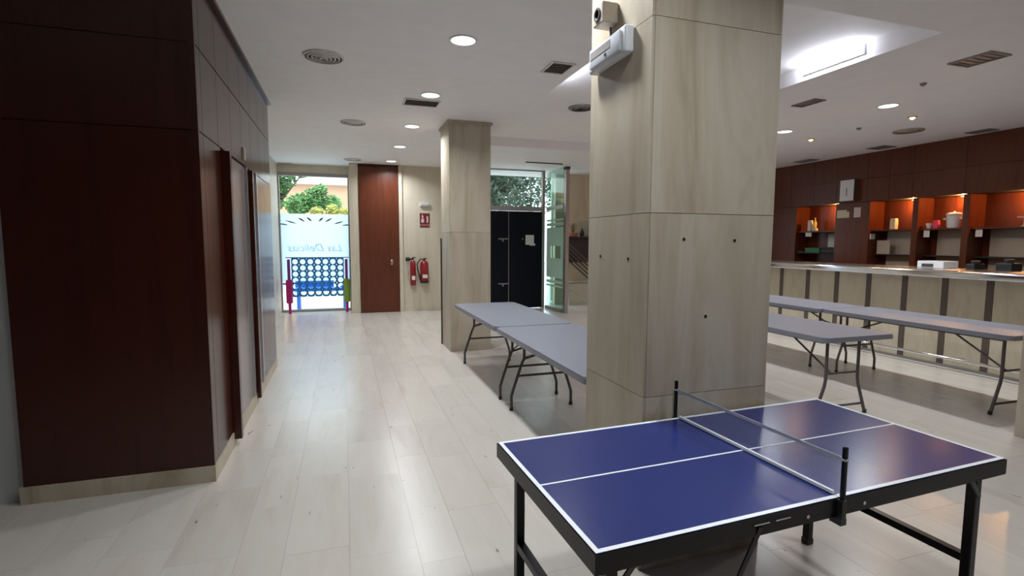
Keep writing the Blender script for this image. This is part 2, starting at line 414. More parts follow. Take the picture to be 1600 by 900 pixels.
# ------------------------------------------------------------------ far window with frosted film
wn = thing('window_1', 'tall far window, lower part covered with frosted film', None, (-.565, 11.8, 0), kind='structure')
WX0, WX1 = -1.27, .14
obj('frame', boxes((WX0, WX1, 11.76, 11.82, 2.86, 2.93), (WX0, WX0+.03, 11.76, 11.82, 0, 2.86), (WX1-.03, WX1, 11.76, 11.82, 0, 2.86), (WX0+.03, WX1-.03, 11.76, 11.82, 0, .05)), 'alu', wn)
obj('pane', boxes((WX0+.03, WX1-.03, 11.79, 11.796, .05, 2.86)), 'clear_glass', wn)
film = obj('frosted_film', boxes((WX0+.03, WX1-.03, 11.785, 11.788, .66, 2.08)), 'frost', wn)
bm = bmesh.new()
for s in (-1, 1):                                   # frond motif along the head of the film
    for k, (x, z, L, a) in enumerate(((.07, 1.98, .20, 62), (.20, 1.97, .22, 50), (.36, 1.93, .26, 28), (.52, 1.90, .22, 14))):
        ca, sa = math.cos(math.radians(a)), math.sin(math.radians(a)); wd = .022
        pts = []
        for q in range(7):
            f = q/6; h = wd*math.sin(math.pi*f)
            pts.append((f*L, h))
        poly = pts+[(f_, -h_) for f_, h_ in pts[-2:0:-1]]
        vs = [bm.verts.new((-.56+s*(x+p*ca-h*sa), 11.7835, z-.06+(p*sa+h*ca)*.55)) for p, h in poly]
        bm.faces.new(vs)
bmesh.ops.solidify(bm, geom=bm.faces, thickness=.0008)
obj('frond_motif', bm, 'frost_pale', film)
text('Las Delicias', .23, 'frost_grey', film, (-.56, 11.7838, 1.36), (math.radians(90), 0, 0), mirror=True, shear=.35, extrude=.0008)

# wooden service door in the far wall
d = thing('door_3', 'tall reddish wood door in the far marble wall', None, (.72, 11.22, 0), kind='structure')
obj('leaf', boxes((.325, 1.125, 11.20, 11.258, .01, 3.04)), 'red_wood', d)
obj('frame', boxes((.315, 1.13, 11.205, 11.26, 3.045, 3.09)), 'dark_wood', d)
kb = obj('knob', B(lathe, [(.022, 0), (.028, -.012), (.012, -.018), (.03, -.035), (.026, -.05), (.004, -.055)], (.965, 11.20, 1.065), 16, 'y'), 'brass', d, True)
obj('escutcheon', boxes((.945, .985, 11.196, 11.2, 1.01, 1.12)), 'paper', d)

# ------------------------------------------------------------------ entrance: black doors, transom, glass screen
en = thing('entrance_portal', 'aluminium entrance frame with glass transom above the black doors', 'door frame', (3.6, 11.0, 0))
obj('jamb', boxes((2.86, 2.93, 10.97, 11.06, 0, CZ)), 'alu', en)
obj('jamb', boxes((4.30, 4.36, 10.97, 11.06, 0, CZ)), 'alu', en)
obj('transom_bar', boxes((2.93, 4.30, 10.96, 11.06, 2.19, 2.29)), 'steel', en)
obj('transom_pane', boxes((2.93, 4.30, 11.005, 11.013, 2.29, 3.07)), 'clear_glass', en)
obj('head_rail', boxes((2.93, 4.30, 10.98, 11.04, 3.07, CZ)), 'alu', en)
for i, (a, b, lab) in enumerate(((2.935, 3.505, 'narrow black door leaf nearer the middle column'), (3.512, 4.295, 'wide black door leaf with a paper notice'))):
    dd = thing('entrance_door', lab, 'door', ((a+b)/2, 11.0, 0))
    obj('leaf', boxes((a, b, 10.985, 11.03, .01, 2.185)), 'black_door', dd)
    if i == 0:
        for z in (.57, 1.57):
            obj('hinge_bar', boxes((3.26, 3.50, 10.968, 10.985, z-.012, z+.012), (3.35, 3.375, 10.955, 10.985, z-.06, z+.01)), 'alu', dd)
        obj('edge_trim', boxes((3.495, 3.505, 10.975, 10.985, .02, 2.18)), 'alu', dd)
    else:
        obj('lock', B(lathe, [(.014, 0), (.014, -.012)], (3.83, 10.985, 1.57), 12, 'y'), 'alu', dd)
bm = boxes((3.90, 4.10, 10.980, 10.983, 1.44, 1.66), (4.0, 4.13, 10.976, 10.9795, 1.42, 1.47))
tag(obj('paper_notice', bm, 'paper'), 'white paper notice taped on the black door', 'notice')
gs = thing('glass_screen', 'glass side screen with frosted bands right of the black doors', 'glass partition', (4.4, 10.5, 0))
obj('post', boxes((4.41, 4.49, 9.93, 10.03, 0, 3.0)), 'alu', gs)
obj('post_cap', boxes((4.40, 4.50, 9.92, 10.04, 3.0, 3.06)), 'vent_dark', gs)
obj('pane', boxes((4.405, 4.413, 10.03, 10.97, .06, 2.21)), 'green_glass', gs)
obj('pane', boxes((4.405, 4.413, 10.03, 10.97, 2.29, 3.06)), 'green_glass', gs)
obj('mid_rail', boxes((4.39, 4.43, 10.03, 10.97, 2.21, 2.29)), 'alu', gs)
obj('sill_rail', boxes((4.37, 4.45, 10.03, 10.97, .0, .06)), 'alu', gs)
for z0, z1 in ((1.96, 2.0), (1.86, 1.92), (.72, 1.82), (.60, .66), (.52, .56)):
    if z1-z0 > .5: obj('frosted_band', boxes((4.399, 4.4045, 10.04, 10.96, z0, 1.15), (4.399, 4.4045, 10.04, 10.96, 1.42, z1), (4.399, 4.4045, 10.72, 10.96, 1.15, 1.42), (4.399, 4.4045, 10.04, 10.16, 1.15, 1.42)), 'frost_green', gs)
    else: obj('frosted_band', boxes((4.399, 4.4045, 10.04, 10.96, z0, z1)), 'frost_green', gs)
obj('ceiling_track', boxes((3.5, 4.3, 9.86, 9.885, CZ-.02, CZ)), 'vent_dark', gs)
# wall right of the glass screen with a display opening
struct('wall_back_right', boxes((4.80, 9.5, 11.4, 11.55, 0, .52), (4.80, 5.08, 11.4, 11.55, .52, CZ), (5.08, 6.2, 11.4, 11.55, 2.02, CZ), (6.2, 9.5, 11.4, 11.55, .52, CZ),
       (5.0, 6.4, 12.1, 12.2, 0, CZ), (5.0, 6.3, 11.55, 12.1, .42, .50), (6.2, 6.3, 11.55, 12.1, .5, CZ)), 'cream_marble', 'marble wall with a display opening right of the glass screen')
struct('baseboard_back', boxes((4.80, 9.4, 11.385, 11.4, .50, .53)), 'grout', 'thin dark joint along the far marble dado')
tag(obj('display_shelf', boxes((5.10, 6.15, 11.6, 12.08, 1.60, 1.64), (5.2, 6.15, 11.75, 11.78, 1.0, 1.60)), 'navy'), 'dark shelf unit inside the wall opening', 'shelf')
bm = bmesh.new(); lathe(bm, [(.10, 0), (.14, .09), (.13, .09), (.09, .01)], (5.40, 11.72, 1.64), 16)
pt = thing('potted_plant', 'orange bowl of bare twigs on the dark shelf', 'plant', (5.40, 11.72, 1.64))
obj('pot', bm, 'terracotta', pt, True)
bm = bmesh.new(); r_ = random.Random(3)
for k in range(14):
    a = r_.random()*6.28; q = r_.random()*.16
    tube(bm, [(5.40, 11.72, 1.66), (5.40+q*.4*math.cos(a), 11.72+q*.4*math.sin(a), 1.80), (5.40+q*math.cos(a), 11.72+q*math.sin(a)*.6, 1.90+r_.random()*.1)], .005, 5)
obj('twigs', bm, 'bark', pt)
bm = bmesh.new(); lathe(bm, [(.03, 0), (.055, .05), (.05, .12), (.02, .17), (.026, .2)], (5.62, 11.66, 1.64), 14)
tag(obj('black_vase', bm, 'black_plastic', None, True), 'small black vase at the right of the shelf', 'vase')
tag(obj('folded_cloth', B(rbox, 5.40, 5.70, 11.80, 11.96, 1.27, 1.33, .02), 'paper'), 'white folded cloth in the wall opening', 'cloth')
tag(obj('wall_bracket', boxes((5.40, 5.72, 11.79, 12.09, 1.245, 1.268)), 'navy'), 'narrow dark ledge carrying the white cloth', 'ledge')
bm = bmesh.new()
for k in range(5): bar(bm, (5.12, 11.56+.01*k, 1.55-.10*k), (5.85, 11.56+.01*k, .95-.10*k), .015, .04)
tag(obj('stair_balustrade', bm, 'leg_grey'), 'sloping grey balustrade rails inside the wall opening', 'balustrade')
bm = bmesh.new(); tube(bm, [(4.95, 10.9, .0), (4.95, 10.9, .42), (5.35, 10.4, .08), (5.35, 10.4, 0)], .018, 10)
tag(obj('handrail', bm, 'chrome', None, True), 'short sloping chrome handrail right of the glass screen', 'handrail')

# ------------------------------------------------------------------ bar
BFX = 6.96
bar_ = thing('bar_counter', 'long bar with beige marble front and steel edged top', 'bar counter', (7.2, 6.2, 0))
obj('carcass', boxes((BFX+.02, 7.55, 2.4, 9.4, 0, 1.10)), 'grout', bar_)
sy = [2.92+.0+.475*i for i in range(14)]
sy = [2.93, 3.39, 3.849, 4.31, 4.786, 5.272, 5.764, 6.265, 6.778, 7.28, 7.79, 8.30, 8.81, 9.3]
for a, b in zip([2.4]+sy, sy+[9.4]):
    obj('front_panel', boxes((BFX, BFX+.02, a+.038, b-.038 if b < 9.4 else b, .03, 1.10)), 'bar_marble', bar_)
for y in sy:
    obj('decor_strip', boxes((BFX-.004, BFX+.02, y-.036, y+.036, .03, 1.10)), 'strip_brown', bar_)
obj('base_strip', boxes((BFX-.02, BFX+.02, 2.4, 9.4, 0, .028)), 'vent_grey', bar_)
obj('counter_top', B(rbox, 6.80, 7.62, 2.4, 9.4, 1.10, 1.18, .006), 'steel', bar_)
bm = bmesh.new(); rbox(bm, 6.745, 6.80, 2.4, 9.4, 1.092, 1.18, .022, 4); obj('steel_edge', bm, 'chrome', bar_, True)
fr = obj('foot_rail', B(tube, [(6.80, 2.5, .14), (6.80, 9.3, .14)], .018, 12), 'chrome', bar_, True)
for y in (2.9, 4.05, 5.25, 6.4, 7.6, 8.8):
    obj('bracket', B(tube, [(6.80, y, .14), (BFX, y, .14)], .010, 8), 'chrome', fr)

# back bar: niches in a panelled wood wall
WX = 8.93; ND = .36
NI = [(7.50, 8.40), (6.10, 6.83), (5.37, 6.01), (4.50, 5.28), (3.62, 4.41), (2.75, 3.53)]
wr = struct('wall_right', boxes((WX+ND+.02, 9.5, -3, 11.4, 0, CZ)), 'joint_black', 'wall behind the bar')
bb = thing('back_bar', 'mahogany back bar wall with warm lit niches and shelves', 'wall unit', (9.1, 6, 0))
edges = [2.0]+[e for a, b in sorted(NI) for e in (a, b)]+[11.38]
for k in range(0, len(edges), 2):
    obj('pillar', boxes((WX, WX+ND, edges[k]+.001, edges[k+1]-.001, 0, 2.24)), 'bar_wood', bb)
obj('niche_head', boxes((WX+.001, WX+ND, 2.0, 11.38, 2.245, CZ-.001)), 'joint_black', bb)
pe = [11.0, 10.4, 9.8, 9.2, 8.56, 8.0, 7.50, 6.89, 6.50, 6.11, 5.36, 4.62, 3.9, 3.15, 2.4, 2.0]
for z0, z1 in ((2.245, 2.65), (2.65, CZ-.001)):
    for a, b in zip(pe[1:], pe): obj('upper_panel', boxes((WX-.018, WX, a+.0025, b-.0025, z0+.002, z1-.0025)), 'bar_wood', bb)
obj('wall_extension', boxes((WX, WX+ND, -2.99, 1.99, 0, CZ-.001)), 'bar_wood', bb)
for i, (a, b) in enumerate(NI):
    n = obj('niche_back', boxes((WX+ND, WX+ND+.018, a, b, 1.0, 2.24)), 'bar_wood', bb)
    obj('niche_base', boxes((WX+.02, WX+ND, a, b, 0, 1.0)), 'bar_wood', bb)
    obj('shelf', boxes((WX+.06, WX+ND, a+.002, b-.002, 1.715, 1.74)), 'bar_wood', bb)
    if i: 
        obj('beige_back_panel', boxes((WX+ND-.022, WX+ND-.002, a+.01, b-.10, 1.005, 1.71)), 'beige_panel', bb)
    obj('lower_shelf', boxes((WX+(.02 if i == 0 else .16), WX+ND-.023, a+.002, b-.002, 1.285, 1.305)), 'joint_black', bb)
    sp = obj('niche_spot', B(lathe, [(.032, 2.238), (.032, 2.226), (.022, 2.226)], (WX+.20, a+.14, 0), 14), 'chrome', bb, True)
    obj('bulb', B(lathe, [(.020, 2.2258), (.012, 2.222)], (WX+.20, a+.14, 0), 12), 'niche_lamp', sp)
    if a > 4: lamp('POINT', 22, (1, .46, .13), sp, (WX+.22, a+.14, 2.18), .02)
# things on the shelves
SZ = 1.74
def bottle(x, y, z, r, h, mat, label):
    t = thing('bottle', label, 'bottle', (x, y, z))
    bm = bmesh.new(); lathe(bm, [(r*.9, 0), (r, .01), (r, h*.6), (r*.4, h*.75), (r*.35, h*.93)], (x, y, z), 16); obj('body', bm, mat, t, True)
    obj('cap', B(lathe, [(r*.42, h*.93), (r*.42, h)], (x, y, z), 12), 'brass', t, True)
bottle(9.06, 8.06, SZ, .035, .27, 'bottle_glass', 'amber bottle on the top shelf of the far niche')
def carton(name, x, y, z, sx, sy_, h, mat, label, cat='box'):
    t = thing(name, label, cat, (x, y, z))
    obj('body', B(rbox, x-sx/2, x+sx/2, y-sy_/2, y+sy_/2, z, z+h*.86, .004), mat, t)
    obj('lid', B(rbox, x-sx*.46, x+sx*.46, y-sy_*.46, y+sy_*.46, z+h*.86, z+h, .004), mat, t)
    return t
carton('carton', 9.06, 8.17, SZ, .07, .07, .22, 'paper', 'cream carton beside the amber bottle')
carton('small_carton', 9.01, 8.01, SZ, .06, .09, .06, 'paper_yellow', 'small pale box in front of the amber bottle')
carton('tall_carton', 9.10, 6.51, SZ, .08, .09, .19, 'paper_yellow', 'cream carton standing alone on the second niche shelf')
t = thing('green_crate', 'green plastic crate on the lower shelf of the far niche', 'crate', (9.08, 8.0, 1.305))
obj('body', boxes((8.98, 9.20, 7.86, 8.19, 1.305, 1.32), (8.98, 8.99, 7.86, 8.19, 1.32, 1.40), (9.19, 9.2, 7.86, 8.19, 1.32, 1.40), (8.99, 9.19, 7.86, 7.87, 1.32, 1.40), (8.99, 9.19, 8.18, 8.19, 1.32, 1.40)), 'green_plastic', t)
obj('rim', boxes((8.97, 8.98, 7.85, 8.20, 1.385, 1.402), (9.2, 9.21, 7.85, 8.20, 1.385, 1.402)), 'green_plastic', t)
carton('black_case', 9.08, 7.68, 1.305, .2, .28, .09, 'black_plastic', 'black case right of the green crate')
tag(obj('saucer', B(lathe, [(.03, 1.305), (.06, 1.325), (.05, 1.325), (.02, 1.31)], (9.0, 8.31, 0), 18), 'paper', None, True), 'white saucer left of the green crate', 'saucer')
tag(obj('paper_sheet', boxes((WX+ND-.004, WX+ND-.001, 7.76, 7.94, 1.42, 1.68)), 'paper'), 'white sheet pinned below the far niche shelf', 'paper')
tag(obj('price_card', boxes((9.0, 9.006, 8.08, 8.22, 1.63, 1.71)), 'paper'), 'white card hanging from the far niche shelf', 'card')
tag(obj('wall_note', boxes((WX-.004, WX-.001, 7.22, 7.47, 1.97, 2.08), (WX-.006, WX-.004, 7.27, 7.47, 2.05, 2.115)), 'paper_yellow'), 'pale yellow note stuck on the wood pillar', 'note')
tag(obj('wall_notice', boxes((WX-.004, WX-.001, 7.0, 7.13, 1.97, 2.15)), 'paper_pink'), 'pinkish notice on the wood pillar below the white panel', 'notice')
tag(obj('light_switch', B(rbox, WX+.03, WX+.14, 6.808, 6.829, 1.57, 1.665, .006), 'plastic_white'), 'white switch plate on the side of the second niche', 'switch')
tag(obj('hanging_sheet', boxes((WX+.16, WX+.17, 6.55, 6.78, 1.31, 1.55)), 'beige_panel'), 'pale sheet standing on the second niche lower shelf', 'sheet')
cb = thing('wall_sign_box', 'white square sign box with a small dark figure on bar wall', 'sign', (WX, 7.2, 2.27))
obj('case', boxes((WX-.12, WX-.019, 7.06, 7.34, 2.27, 2.655)), 'strip_brown', cb)
obj('face', boxes((WX-.126, WX-.1205, 7.065, 7.335, 2.275, 2.65)), 'plastic_white', cb)
bm = bmesh.new(); bar(bm, (WX-.128, 7.195, 2.36), (WX-.128, 7.20, 2.50), .018, .003); bar(bm, (WX-.128, 7.165, 2.46), (WX-.128, 7.20, 2.47), .012, .003)
obj('figure', bm, 'vent_dark', cb)
t = thing('glass_cup', 'pale glass cup at the left of the third niche shelf', 'cup', (9.05, 5.91, SZ))
obj('bowl', B(lathe, [(.025, .012), (.04, .05), (.045, .085), (.04, .085), (.02, .02)], (9.05, 5.91, SZ), 16), 'plastic_white', t, True)
obj('foot', B(lathe, [(.035, 0), (.03, .008), (.02, .012)], (9.05, 5.91, SZ), 16), 'plastic_white', t, True)
carton('pink_box', 9.05, 5.80, SZ, .06, .075, .13, 'pink_card', 'bright pink box on the third niche shelf')
t = thing('ceramic_tureen', 'white lidded tureen with side handles on the third niche shelf', 'pot', (9.06, 5.56, SZ))
obj('bowl', B(lathe, [(.075, 0), (.085, .02), (.095, .19), (.105, .20)], (9.06, 5.56, SZ), 22), 'plastic_white', t, True)
ld = obj('lid', B(lathe, [(.106, .20), (.10, .225), (.05, .24)], (9.06, 5.56, SZ), 22), 'plastic_white', t, True)
obj('knob', B(lathe, [(.01, .238), (.018, .25), (.004, .262)], (9.06, 5.56, SZ), 12), 'plastic_white', ld, True)
for s in (-1, 1): obj('handle', B(rbox, 9.03, 9.09, 5.56+s*.115-.025, 5.56+s*.115+.025, SZ+.13, SZ+.16, .01), 'plastic_white', t, True)
t = thing('cake_stand', 'small glass cake stand on the fourth niche shelf', 'stand', (9.05, 4.67, SZ))
obj('plate', B(lathe, [(.01, .12), (.08, .125), (.085, .14), (.02, .13)], (9.05, 4.67, SZ), 20), 'plastic_white', t, True)
obj('stem', B(lathe, [(.012, .02), (.008, .07), (.014, .12)], (9.05, 4.67, SZ), 10), 'plastic_white', t, True)
obj('foot', B(lathe, [(.045, 0), (.03, .012), (.012, .02)], (9.05, 4.67, SZ), 16), 'plastic_white', t, True)
for y, lab in ((5.92, 'white card hanging under the third niche shelf'), (5.19, 'white card hanging under the fourth niche shelf')):
    tag(obj('price_card', boxes((9.02, 9.026, y-.045, y+.045, 1.60, 1.714)), 'paper'), lab, 'card')
t = thing('white_appliance', 'white box appliance with dark slot standing behind the bar', 'appliance', (7.45, 4.72, 1.18))
obj('body', B(rbox, 7.30, 7.58, 4.56, 4.88, 1.18, 1.27, .008), 'plastic_white', t)
obj('slot', boxes((7.294, 7.30, 4.68, 4.82, 1.192, 1.235)), 'vent_dark', t)
for y, h, wd, lab in ((4.30, .10, .10, 'low dark machine on the bar in the middle'), (3.96, .13, .16, 'taller dark machine on the bar near the right edge')):
    t = thing('coffee_grinder', lab, 'machine', (7.46, y, 1.18))
    obj('body', B(rbox, 7.36, 7.56, y-wd/2, y+wd/2, 1.18, 1.18+h*.7, .01), 'black_plastic', t)
    obj('hopper', B(lathe, [(.035, h*.7), (.05, h), (.03, h+.01)], (7.46, y, 1.18), 14), 'vent_dark', t, True)

# ------------------------------------------------------------------ ceiling fixtures
def downlight(x, y, label, group='white round ceiling downlights', r=.098):
    t = thing('downlight', label, 'ceiling light', (x, y, CZ), group=group)
    obj('rim', B(lathe, [(r+.016, 0), (r+.014, -.006), (r, -.008), (r, 0)], (x, y, CZ-.0005), 28, caps=False), 'white_paint', t, True)
    obj('lens', B(lathe, [(r, -.004), (r*.98, -.0055)], (x, y, CZ), 28), 'lamp_white', t)
    lamp('AREA', LAMPW, (.93, .97, 1), t, (x, y, CZ-.012), 2*r, 150)
for y, lab in ((.93, 'downlight overhead beside the viewer'), (4.17, 'largest round white downlight above the corridor'), (5.79, 'round downlight just above the dark slot vent'), (7.40, 'third round downlight along the corridor ceiling'),
               (9.02, 'fourth round downlight along the corridor ceiling'), (10.68, 'smallest downlight near the wood door'), (2.55, 'downlight over the corridor just above the view')):
    downlight(.945, y, lab)
downlight(3.3, .7, 'added fill downlight for column and table tennis table, outside the view')  # fill lamp added out of view to brighten the column front and table
for y, lab in ((4.51, 'bright round downlight over the bar side'), (6.0, 'round downlight at the right edge of the large column'), (3.0, 'downlight over the bar outside the view'), (7.5, 'far downlight over the bar hidden by the large column')):
    downlight(6.08, y, lab)
def spot(x, y, label):
    t = thing('halogen_spot', label, 'ceiling light', (x, y, CZ), group='small warm ceiling spots')
    obj('ring', B(lathe, [(.05, 0), (.048, -.008), (.034, -.012), (.034, 0)], (x, y, CZ-.0005), 20, caps=False), 'brass', t, True)
    obj('bulb', B(lathe, [(.034, -.006), (.03, -.02), (.012, -.035)], (x, y, CZ), 16), 'lamp_warm', t, True)
    lamp('SPOT', 12, (1, .58, .30), t, (x, y, CZ-.07), .06, angle=172)
for y, lab in ((4.80, 'larger warm spot above the bar'), (6.30, 'small warm spot beside the large column'), (3.3, 'warm spot over the bar outside the view')): spot(6.905, y, lab)
def diffuser(x, y, label, r=.17, mat='white_paint'):
    t = thing('round_air_diffuser', label, 'air vent', (x, y, CZ), group='round ceiling air diffusers')
    obj('back_disc', B(lathe, [(r*.93, -.001), (r*.9, -.003)], (x, y, CZ), 28), 'vent_dark', t)
    for k in range(5):
        q = r*(1-.19*k)
        obj('ring', B(lathe, [(q, -.003), (q-.004, -.014-.003*k), (q-.013, -.016-.003*k), (q-.010, -.004)], (x, y, CZ), 28, caps=False), mat, t, True)
diffuser(-.125, 4.91, 'large round diffuser on the ceiling beside the wood block')
diffuser(.165, 7.42, 'middle round diffuser over the corridor')
diffuser(.21, 10.70, 'far round diffuser above the window')
diffuser(7.69, 5.39, 'round brownish diffuser above the bar', .19, 'plastic_beige')
def vent(x0, x1, y0, y1, label, mat='white_paint', slats='x', z=CZ, inner='vent_dark', n=5):
    t = thing('slot_vent', label, 'air vent', ((x0+x1)/2, (y0+y1)/2, z), group='rectangular ceiling vents')
    f = .018
    obj('frame', boxes((x0, x1, y0, y0+f, z-.012, z-.0005), (x0, x1, y1-f, y1, z-.012, z-.0005), (x0, x0+f, y0+f, y1-f, z-.012, z-.0005), (x1-f, x1, y0+f, y1-f, z-.012, z-.0005)), mat, t)
    obj('backing', boxes((x0+f, x1-f, y0+f, y1-f, z-.003, z-.0005)), inner, t)
    for k in range(n):
        if slats == 'x':
            yy = y0+f+(k+.5)*(y1-y0-2*f)/n; obj('slat', boxes((x0+f, x1-f, yy-.006, yy+.001, z-.010, z-.003)), 'vent_grey' if inner != 'vent_dark' else 'strip_brown', t)
        else:
            xx = x0+f+(k+.5)*(x1-x0-2*f)/n; obj('slat', boxes((xx-.006, xx+.001, y0+f, y1-f, z-.010, z-.003)), 'vent_grey' if inner != 'vent_dark' else 'strip_brown', t)
vent(1.80, 2.03, 4.38, 4.68, 'dark vent left of the large column')
vent(.69, 1.10, 5.99, 6.27, 'dark vent beyond the second downlight')
vent(-1.25, -.95, 11.6, 11.72, 'tiny slot vent in front of the window', n=2)
vent(5.16, 5.43, 2.99, 3.32, 'large grey vent at the upper right', 'vent_grey', inner='vent_grey')
vent(5.01, 5.18, 4.55, 4.87, 'grey vent beside the large column', 'vent_grey', inner='vent_grey')
vent(8.58, 8.80, 4.92, 5.22, 'grey vent close to the bar wall', 'vent_grey', inner='vent_grey')
vent(8.50, 8.74, 7.75, 8.15, 'far grey vent close to the bar wall', 'vent_grey', inner='vent_grey')
vent(8.45, 8.75, 6.3, 6.6, 'middle grey vent close to the bar wall', 'vent_grey', inner='vent_grey')
tr = TZ
t = thing('round_air_diffuser', 'dark round diffuser in the ceiling tray by the large column', 'air vent', (2.98, 6.27, TZ), group='round ceiling air diffusers')
obj('back_disc', B(lathe, [(.15, -.001), (.148, -.003)], (2.98, 6.27, TZ), 28), 'vent_dark', t)
for k in range(4): obj('ring', B(lathe, [(.165-.035*k, -.003), (.16-.035*k, -.02), (.145-.035*k, -.022)], (2.98, 6.27, TZ), 28, caps=False), 'vent_grey', t, True)
for x, y, lab in ((5.57, 3.79, 'tiny sensor on the ceiling near the bright tray'), (6.87, 5.49, 'tiny sensor on the ceiling between the warm spots')):
    tag(obj('ceiling_sensor', B(lathe, [(.03, CZ-.0005), (.028, CZ-.015), (.012, CZ-.028), (.004, CZ-.03)], (x, y, 0), 14), 'vent_grey', None, True), lab, 'sensor')
for x, y0, y1, lab in ((TX1-.045, 3.50, 4.10, 'bright cove lamp on the right side of the ceiling tray'), (TX0+.045, 4.7, 5.3, 'cove lamp behind the left lip of the ceiling tray')):
    t = thing('cove_lamp', lab, 'ceiling light', (x, (y0+y1)/2, 3.13))
    obj('tube', B(tube, [(x, y0, 3.19), (x, y1, 3.19)], .028, 12), 'cove_white', t, True)
    obj('base', boxes((x+(.026 if x > 3 else -.045), x+(.045 if x > 3 else -.026), y0-.02, y1+.02, 3.15, 3.23)), 'white_paint', t)

# ------------------------------------------------------------------ things on the large column
t = thing('emergency_light', 'white emergency light box high on the large column', 'light', (1.22, 2.26, 2.34))
obj('body', B(rbox, 1.20, 1.249, 2.085, 2.44, 2.34, 2.46, .012, 3), 'plastic_white', t, True)
obj('lens', B(rbox, 1.188, 1.20, 2.115, 2.41, 2.355, 2.445, .005, 2), 'diffuser', t, True)
obj('tube_slot', boxes((1.186, 1.188, 2.20, 2.395, 2.395, 2.43)), 'vent_grey', t)
obj('indicator', boxes((1.184, 1.1865, 2.235, 2.25, 2.372, 2.382)), 'black_plastic', t)
t = thing('junction_box', 'small beige junction box with round eye above the emergency light', 'sensor', (1.21, 2.285, 2.52))
obj('body', B(rbox, 1.165, 1.249, 2.235, 2.33, 2.52, 2.615, .006), 'plastic_beige', t)
obj('eye', B(lathe, [(.030, 0), (.030, -.006), (.022, -.006), (.018, .0)], (1.165, 2.283, 2.567), 16, 'x'), 'vent_dark', t, True)
obj('cable', B(tube, [(1.235, 2.285, 2.52), (1.24, 2.285, 2.49), (1.236, 2.29, 2.455)], .005, 8), 'vent_dark', t, True)

# ------------------------------------------------------------------ fire extinguishers and sign on the far wall
def extinguisher(label, x, y, z, r, h, horn):
    t = thing('fire_extinguisher', label, 'fire extinguisher', (x, y, z), group='two fire extinguishers on the far wall')
    obj('cylinder', B(lathe, [(r*.8, 0), (r, .02), (r, h*.76), (r*.75, h*.86), (r*.32, h*.9), (r*.3, h*.93)], (x, y, z), 20), 'red_gloss', t, True)
    obj('valve', B(lathe, [(r*.28, h*.92), (r*.35, h*.95), (r*.25, h*.99)], (x, y, z), 12), 'black_metal', t, True)
    obj('lever', boxes((x-.012, x+.07, y-.015, y+.015, z+h*.97, z+h*.985), (x-.012, x+.06, y-.012, y+.012, z+h*.985, z+h)), 'black_metal', t)
    obj('label_sticker', boxes((x-r*.55, x+r*.62, y-r-.003, y-r*.72, z+h*.20, z+h*.34)), 'paper', t)
    obj('bracket', boxes((x-r*.7, x+r*.7, y+r*.6, 11.222, z+h*.55, z+h*.62)), 'black_metal', t)
    if horn:
        obj('horn', B(lathe, [(.045, -.13), (.04, -.05), (.018, -.03), (.016, 0)], (x-.02, y, z+h*.93), 14, 'x'), 'black_plastic', t, True)
    else:
        obj('base_ring', B(lathe, [(r*1.03, -.004), (r*1.04, .05), (r*1.0, .055)], (x, y, z), 20), 'black_plastic', t, True)
        obj('hose', B(tube, [(x, y-.02, z+h*.95), (x-.09, y-.03, z+h*.96), (x-.155, y-.03, z+h*.78), (x-.15, y-.03, z+h*.55), (x-.11, y-.03, z+h*.35), (x-.085, y-.03, z+h*.10)], .013, 8), 'black_plastic', t, True)
extinguisher('slim red extinguisher with black horn on the far wall', 1.40, 11.12, .57, .06, .60, True)
extinguisher('stout red extinguisher with black hose on the far wall', 1.64, 11.11, .62, .088, .53, False)
sg = thing('fire_sign', 'dark red fire extinguisher sign on the far marble wall', 'sign', (1.675, 11.218, 1.81))
obj('plate', boxes((1.57, 1.78, 11.212, 11.2195, 1.81, 2.11)), 'sign_red', sg)
bm = bmesh.new()
prism_pts = [(1.60, 1.90), (1.665, 1.90), (1.665, 1.98), (1.60, 1.98)]
box(bm, 1.60, 1.66, 11.210, 11.2118, 1.91, 1.995); box(bm, 1.61, 1.65, 11.210, 11.2118, 2.01, 2.05); box(bm, 1.615, 1.635, 11.210, 11.2118, 2.05, 2.08)
obj('pictogram', bm, 'paper_pink', sg)
obj('pictogram', boxes((1.715, 1.75, 11.210, 11.2118, 1.91, 2.05)), 'paper_pink', sg)
text('EXTINTOR', .045, 'paper_pink', sg, (1.675, 11.211, 1.855), (math.radians(90), 0, 0))
t = thing('wall_emergency_lamp', 'small grey emergency lamp above the red sign', 'light', (1.66, 11.2, 2.25))
obj('body', B(rbox, 1.57, 1.77, 11.17, 11.2195, 2.255, 2.325, .008), 'plastic_white', t)
obj('lens', B(rbox, 1.585, 1.755, 11.162, 11.17, 2.265, 2.315, .003), 'diffuser', t)

# ------------------------------------------------------------------ giant four-in-a-row game at the window
g = thing('giant_four_in_a_row', 'giant blue four in a row game standing at the window', 'game', (-.52, 11.5, 0))
x0, z0, pw, ph, R_ = -1.035, .375, .1475, .128, .0535
bm = bmesh.new(); n = 24; yf, yb = 11.485, 11.515
def cell(cx, cz):
    rings = []
    for y in (yf, yb):
        inner = []; outer = []
        for k in range(n):
            a = 2*math.pi*k/n; c, s = math.cos(a), math.sin(a)
            q = 1/max(abs(c)/(pw/2), abs(s)/(ph/2))
            inner.append(bm.verts.new((cx+R_*c, y, cz+R_*s))); outer.append(bm.verts.new((cx+q*c, y, cz+q*s)))
        for k in range(n): bm.faces.new((inner[k], inner[(k+1) % n], outer[(k+1) % n], outer[k]))
        rings.append((inner, outer))
    for j in (0, 1):
        for k in range(n): bm.faces.new((rings[0][j][k], rings[0][j][(k+1) % n], rings[1][j][(k+1) % n], rings[1][j][k]))
